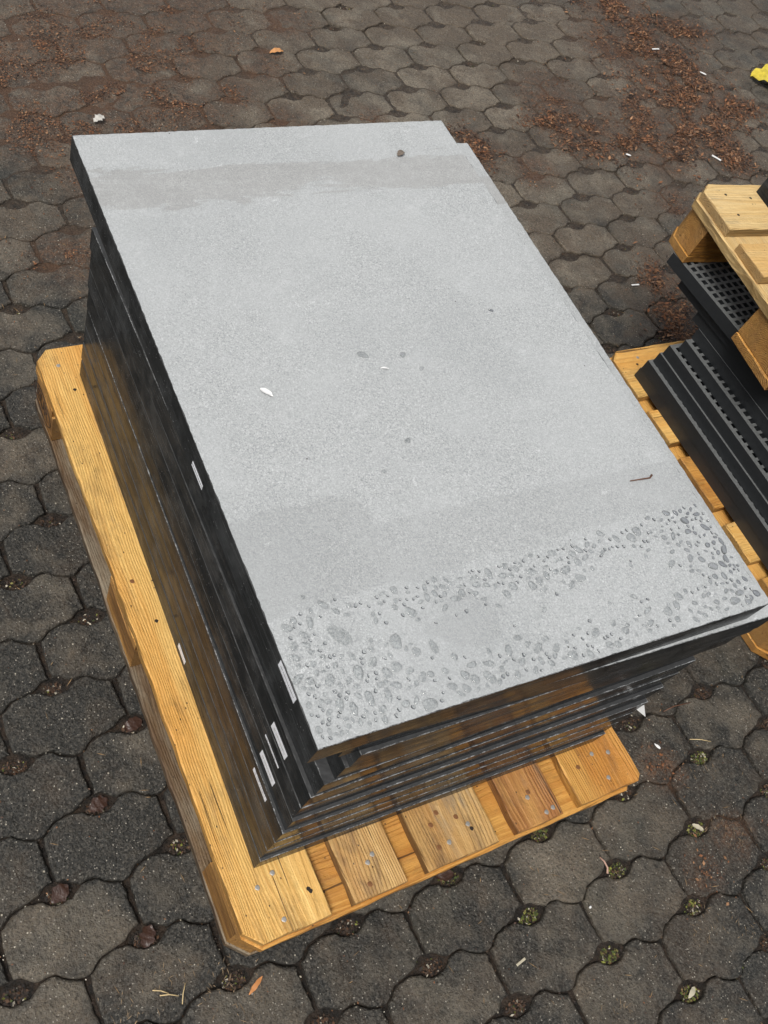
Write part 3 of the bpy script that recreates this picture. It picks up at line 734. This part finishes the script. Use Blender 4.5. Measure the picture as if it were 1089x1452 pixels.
for k in range(9):
    o = link('plastic_grate', GM, None, (*GL[k], G + k * GT), (0, 0, GR[k]))
    tag(o, f'{names[k]} black grate of the stack between the two right pallets', 'grate', 'black grates stacked on the right pallet')
# ------------------------------------------------------------------ water drops on the top slab
def drop_mesh(k):
    r_ = random.Random(900 + k); n = 14; V = []; F = []
    ph = [r_.uniform(0, 6.28) for _ in range(3)]; am = [r_.uniform(.02, .16), r_.uniform(.02, .10), r_.uniform(.01, .06)]; el = r_.uniform(.68, 1)
    rr = [1 + sum(am[m] * math.cos((m + 2) * i * 6.2832 / n + ph[m]) for m in range(3)) for i in range(n)]
    prof = [(1.0, 0), (1.0, .14), (.965, .28), (.87, .40), (.66, .48), (.36, .52)]
    for q, h in prof: V += [(rr[i] * q * math.cos(i * 6.2832 / n), el * rr[i] * q * math.sin(i * 6.2832 / n), h) for i in range(n)]
    V.append((0, 0, .535)); top = len(V) - 1
    for a in range(len(prof) - 1):
        for i in range(n): j = (i + 1) % n; F.append((a * n + i, a * n + j, (a + 1) * n + j, (a + 1) * n + i))
    for i in range(n): F.append(((len(prof) - 1) * n + i, (len(prof) - 1) * n + (i + 1) % n, top))
    F.append(tuple(reversed(range(n))))
    me = mesh('water_drop', V, F, [M_WATER], smooth=True); me.polygons[len(F) - 1].use_smooth = False
    return me
DM = [drop_mesh(k) for k in range(12)]
TOPZ = G + 12 * ST - .0006 + .00004
def on_top(u, v): 
    x, y, rz = LAY[11]; c, s = math.cos(rz), math.sin(rz); return (x + c * u - s * v, y + s * u + c * v)
taken = []
def free(u, v, r):
    for (a, b, q) in taken:
        if (a - u) ** 2 + (b - v) ** 2 < (q + r * 1.05) ** 2: return False
    return .006 < u < SW - .006 and .006 < v < SL - .006
drops = []
def put(u, v, r, kind):
    if free(u, v, r): taken.append((u, v, r)); drops.append((u, v, r, kind)); return True
    return False
inv = lambda x, y: ((x - LAY[11][0]) * math.cos(LAY[11][2]) + (y - LAY[11][1]) * math.sin(LAY[11][2]), -(x - LAY[11][0]) * math.sin(LAY[11][2]) + (y - LAY[11][1]) * math.cos(LAY[11][2]))
SINGLE = [(.305, .634, .0078, 'largest lone water drop near the middle of the top slab'), (.367, .622, .0055, 'lone water drop right of the largest one in the middle of the top slab'),
          (.56, .676, .004, 'small lone water drop near the right edge of the top slab'), (.384, .592, .0042, 'small lone water drop below the pair in the middle of the top slab'),
          (.30, .479, .005, 'lone water drop in the lower middle of the top slab'), (.243, .441, .0035, 'tiny lone water drop lowest of the scattered middle ones')]
for x, y, r, lab in SINGLE: u, v = inv(x, y); put(u, v, r, lab)
for x, y, r in ((.082, .244, .016), (.053, .269, .0078), (.082, .163, .009), (.105, .160, .008), (.12, .168, .007), (.245, .157, .0065), (.30, .175, .006), (.56, .262, .0075), (.50, .155, .007)):
    u, v = inv(x, y); put(u, v, r, 'front')
rng = random.Random(21)
def scatter(nn, f, lo, hi, kind):
    for _ in range(nn):
        u, v = f(); r = 1.3 * (lo + (hi - lo) * rng.random() ** 1.6); put(u, v, r, kind)
scatter(460, lambda: (min(max(rng.gauss(.36, .19), .02), .67), .148 + rng.gauss(0, .0055) - abs(rng.gauss(0, .011))), .0016, .0062, 'band')
scatter(160, lambda: (rng.uniform(.22, .46), .145 - abs(rng.gauss(0, .018))), .002, .0062, 'band')
scatter(620, lambda: (.008 + abs(rng.gauss(0, .065)), .008 + abs(rng.gauss(0, .055))), .0018, .0072, 'front left')
scatter(330, lambda: (rng.uniform(.02, .67), .008 + abs(rng.gauss(0, .022))), .0018, .0066, 'front')
scatter(420, lambda: (SW - .008 - abs(rng.gauss(0, .036)), rng.uniform(.01, .165)), .0018, .0062, 'right')
scatter(40, lambda: (rng.uniform(.02, .66), rng.uniform(.02, .16)), .0015, .004, 'front')
DL = {'band': 'clear water drop in the line of drops running across the top slab', 'front left': 'clear water drop crowded at the front left corner of the top slab',
      'front': 'clear water drop near the front edge of the top slab', 'right': 'clear water drop along the right edge of the top slab near its front'}
drops.sort(key=lambda d: -d[2])
TV = []; TF = []
for i, (u, v, r, kind) in enumerate(drops):
    x, y = on_top(u, v); me = DM[rng.randrange(12)]; rz = rng.uniform(0, 6.28); hh = r * rng.uniform(.55, .75) if r < .006 else r * .42
    if r > .014: hh = .0016
    if i < 296:
        o = link('water_drop', me, None, (x, y, TOPZ), (0, 0, rz)); o.scale = (r * rng.uniform(1, 1.15), r * rng.uniform(.68, 1.0), hh)
        tag(o, DL.get(kind, kind), 'water drop', 'drops ' + kind if kind in DL else None)
        if kind in DL: o['group'] = {'band': 'water drops in the line across the top slab', 'front left': 'water drops at the front left corner of the top slab', 'front': 'water drops near the front edge of the top slab', 'right': 'water drops along the right edge of the top slab'}[kind]
    else:
        T = Matrix.Translation((x, y, TOPZ)) @ Matrix.Rotation(rz, 4, 'Z') @ Matrix.Diagonal((r, r, hh, 1))
        s = len(TV); TV += [tuple(T @ q.co) for q in me.vertices]; TF += [tuple(s + j for j in p.vertices) for p in me.polygons]
tag(link('tiny_water_drops', mesh('tiny_water_drops', TV, TF, [M_WATER], smooth=True)), 'the tiniest water droplets between the larger ones on the top slab', kind='stuff')

# ------------------------------------------------------------------ small single things
def leaf_mesh(name, L, W, mat, seed=0, curl=.3, lobes=0):
    r_ = random.Random(seed); n = 9; V = []; F = []
    for i in range(n + 1):
        t = i / n; wv = W * math.sin(math.pi * min(1, t * .96 + .03)) ** .7 * (1 + .25 * lobes * math.sin(t * 19)) * r_.uniform(.85, 1.1)
        z = curl * L * (math.sin(t * 3.1) * .25) + r_.uniform(0, .06) * L
        V += [(L * (t - .5), -wv / 2, z + curl * W * .25), (L * (t - .5), 0, z), (L * (t - .5), wv / 2, z + curl * W * .3)]
    for i in range(n):
        a = i * 3; F += [(a, a + 1, a + 4, a + 3), (a + 1, a + 2, a + 5, a + 4)]
    k = len(V); V += [(x, y, z - .0006) for x, y, z in V[:]]
    F += [tuple(k + j for j in reversed(f)) for f in F[:]]
    return mesh(name, V, F, [mat], smooth=True)
def chip_mesh(name, L, W, H, mat, seed=0):
    r_ = random.Random(seed); P = [(L / 2 * math.cos(a) * r_.uniform(.8, 1.1), W / 2 * math.sin(a) * r_.uniform(.8, 1.1)) for a in [i * 6.2832 / 7 + .3 for i in range(7)]]
    return prism(name, P, 0, H, [mat], min(.0006, H * .4), .5, (0, 0, 0), r_)
def strip_mesh(name, L, W, H, mat, seed=0):
    r_ = random.Random(seed); return prism(name, densify([(-L / 2, -W / 2), (L / 2, -W / 2), (L / 2, W / 2), (-L / 2, W / 2)], L / 4, W * .06, r_), 0, H, [mat], min(.0005, H * .4), .5, (0, 0, 0), r_)
def place(name, me, x, y, z, rz, label, cat, tilt=(0, 0)):
    return tag(link(name, me, None, (x, y, z), (tilt[0], tilt[1], rz)), label, cat)
place('leaf', leaf_mesh('leaf', .17, .14, M_YLEAF, 4, .30, 1), 3.14, 2.10, .003, -.55, 'bright yellow leaf on the pavers at the upper right edge of the picture', 'leaf')
place('stick', strip_mesh('stick', .036, .0065, .003, M_PAPER, 1), 2.533, 1.721, .002, -1.0, 'short white stick on the pavers behind the upper right pallet', 'stick')
place('stick', strip_mesh('stick', .026, .005, .003, M_PAPER, 2), 1.794, 1.232, .002, -.1, 'short white stick on the pavers between the slab stack and the grates', 'stick')
place('stick', strip_mesh('stick', .034, .0055, .003, M_PAPER, 3), 2.703, 2.327, .006, .0, 'short white stick lying in the brown bark mulch', 'stick')
place('paper_scrap', chip_mesh('paper_scrap', .03, .012, .001, M_PAPER, 4), 2.834, 2.173, .006, -.8, 'small white scrap in the mulch near the yellow leaf', 'scrap')
place('paper_scrap', chip_mesh('paper_scrap', .022, .010, .001, M_PAPER, 5), 2.161, 1.773, .004, -.6, 'tiny white scrap in the mulch above the two small sticks', 'scrap')
place('stick', strip_mesh('stick', .021, .0042, .002, M_BEIGE, 6), .483, -.183, .001, .18, 'beige flat stick on a paver in front of the main pallet', 'stick')
place('stone_chip', chip_mesh('stone_chip', .0065, .0045, .003, M_PAPER, 7), .660, -.155, .001, .4, 'small white stone chip on a paver near the bottom right', 'stone chip')
place('stone_flake', chip_mesh('stone_flake', .016, .0065, .002, M_PAPER, 8), .985, .051, .001, -1.1, 'white pointed flake on the pavers right of the main pallet', 'stone chip')
place('wood_chip', leaf_mesh('wood_chip', .035, .008, plain('orange_wood_chip', (.45, .19, .06), .6), 9, .3), .028, -.044, .003, .5, 'orange wood splinter on the pavers before the pallet corner', 'wood chip')
place('twig', tube('twig', [(0, 0, .002), (.006, .008, .004), (.007, .020, .005), (.004, .030, .004)], [.0022, .0018, .0016, .0012], plain('pink_twig', (.40, .25, .19), .6)), .728, -.118, 0, .1, 'pale pink twig at a drainage hole right of centre', 'twig')
place('paper_scrap', strip_mesh('paper_scrap', .04, .018, .0006, M_PAPER, 11), .385, .012, .004, -.3, 'white paper scrap peeping out under the main pallet front', 'scrap', (.15, 0))
place('leaf', leaf_mesh('leaf', .035, .022, M_DLEAF, 12, .4), .420, -.008, .0, -.2, 'wet reddish brown leaf in the hole below the main pallet front', 'leaf')
for i, (x, y, rz) in enumerate(((-.130, .297, .3), (-.112, .066, .9), (-.234, .176, .5), (.976, -.106, -.8), (.772, -.345, .4), (-.017, .415, .2))):
    hx, hy, _v = min(holes, key=lambda h: (h[0] - x) ** 2 + (h[1] - y) ** 2); x, y = hx + .002, hy + .002
    place('leaf', leaf_mesh('leaf', .036 if i not in (3, 4) else .026, .026 if i not in (3, 4) else .010, M_DLEAF if i not in (3, 4) else M_BEIGE, 20 + i, .4, .5), x, y, -.0075, rz,
          ['glossy dark leaf in the hole left of the pallet middle', 'rotten brown leaf in the hole below left of the pallet corner', 'crumpled brown leaf in the hole at the left picture edge',
           'dry pale leaf at the hole near the lower right edge', 'light dead leaf in the hole at the bottom right', 'dark leaf in the hole beside the left side of the pallet'][i], 'leaf', (.05, .04))
place('leaf', leaf_mesh('leaf', .05, .022, plain('tan_leaf', (.50, .24, .09), .5, 100), 31, .5), 1.100, 2.37, .004, .1, 'curled tan leaf on the pavers above the top slab', 'leaf')
place('paper_scrap', leaf_mesh('paper_scrap', .040, .024, M_SCRAP, 13, .6, 1.2), .43, 2.092, .003, .5, 'torn white scrap on the pavers behind the far left slab corner', 'scrap')
place('twig', tube('twig', [(-.04, .0, .004), (-.01, .006, .006), (.02, .004, .005), (.045, .012, .004)], .0018, M_TWIG), 1.15, 1.94, 0, .1, 'thin brown twig on the pavers behind the far edge of the slabs', 'twig')
place('twig', tube('twig', [(-.018, 0, .002), (0, -.001, .0026), (.018, -.0015, .002), (.023, .002, .003)], [.0008, .001, .0012, .0016], M_TWIG), .619, .335, TOPZ, -.05, 'thin dark twig on the top slab near its right edge', 'twig')
place('leaf', leaf_mesh('leaf', .020, .011, plain('grey_brown_leaf', (.15, .12, .095), .6), 33, .5), .583, 1.043, TOPZ + .001, .5, 'small curled grey brown leaf fragment at the far end of the top slab', 'leaf')
place('paper_scrap', leaf_mesh('paper_scrap', .021, .008, M_PAPER, 34, .5), .135, .598, TOPZ + .0006, -.9, 'small white crumpled scrap on the left half of the top slab', 'scrap')
place('paper_scrap', leaf_mesh('paper_scrap', .013, .003, M_PAPER, 35, .5), .326, .603, TOPZ + .0006, -.3, 'tiny white sliver on the middle of the top slab', 'scrap')
tri = prism('corner_protector', [(-.010, 0), (.010, .003), (.004, .028)][::1], 0, .0012, [M_PAPER], .0004, .3, (0, 0, 0))
o = place('foam_corner', tri, .757, .103, G + .148, 3.0, 'small white triangular foam corner sticking out at the front right of the slab stack', 'foam corner', (.5, .25))
place('twig', tube('twig', [(-.03, 0, .003), (0, .003, .005), (.045, .0, .004)], .0012, M_TWIG), 1.075, .108, 0, -.05, 'thin twig on the pavers beside the white foam corner', 'twig')
for i, (x, y, rz, L) in enumerate(((-.107, -.006, -.35, .03), (-.118, .004, -.5, .026), (-.085, -.012, 1.1, .03), (1.09, .03, -.4, .05))):
    place('straw', tube('straw', [(-L / 2, 0, .002), (0, .001, .004), (L / 2, -.001, .002)], .0009, M_STRAW, 5), x, y, 0, rz,
          ['upper of the pale straws on the pavers at the bottom left', 'middle pale straw on the pavers at the bottom left', 'steeply lying pale straw on the pavers at the bottom left', 'long pale straw on the pavers right of the pallet'][i], 'straw')
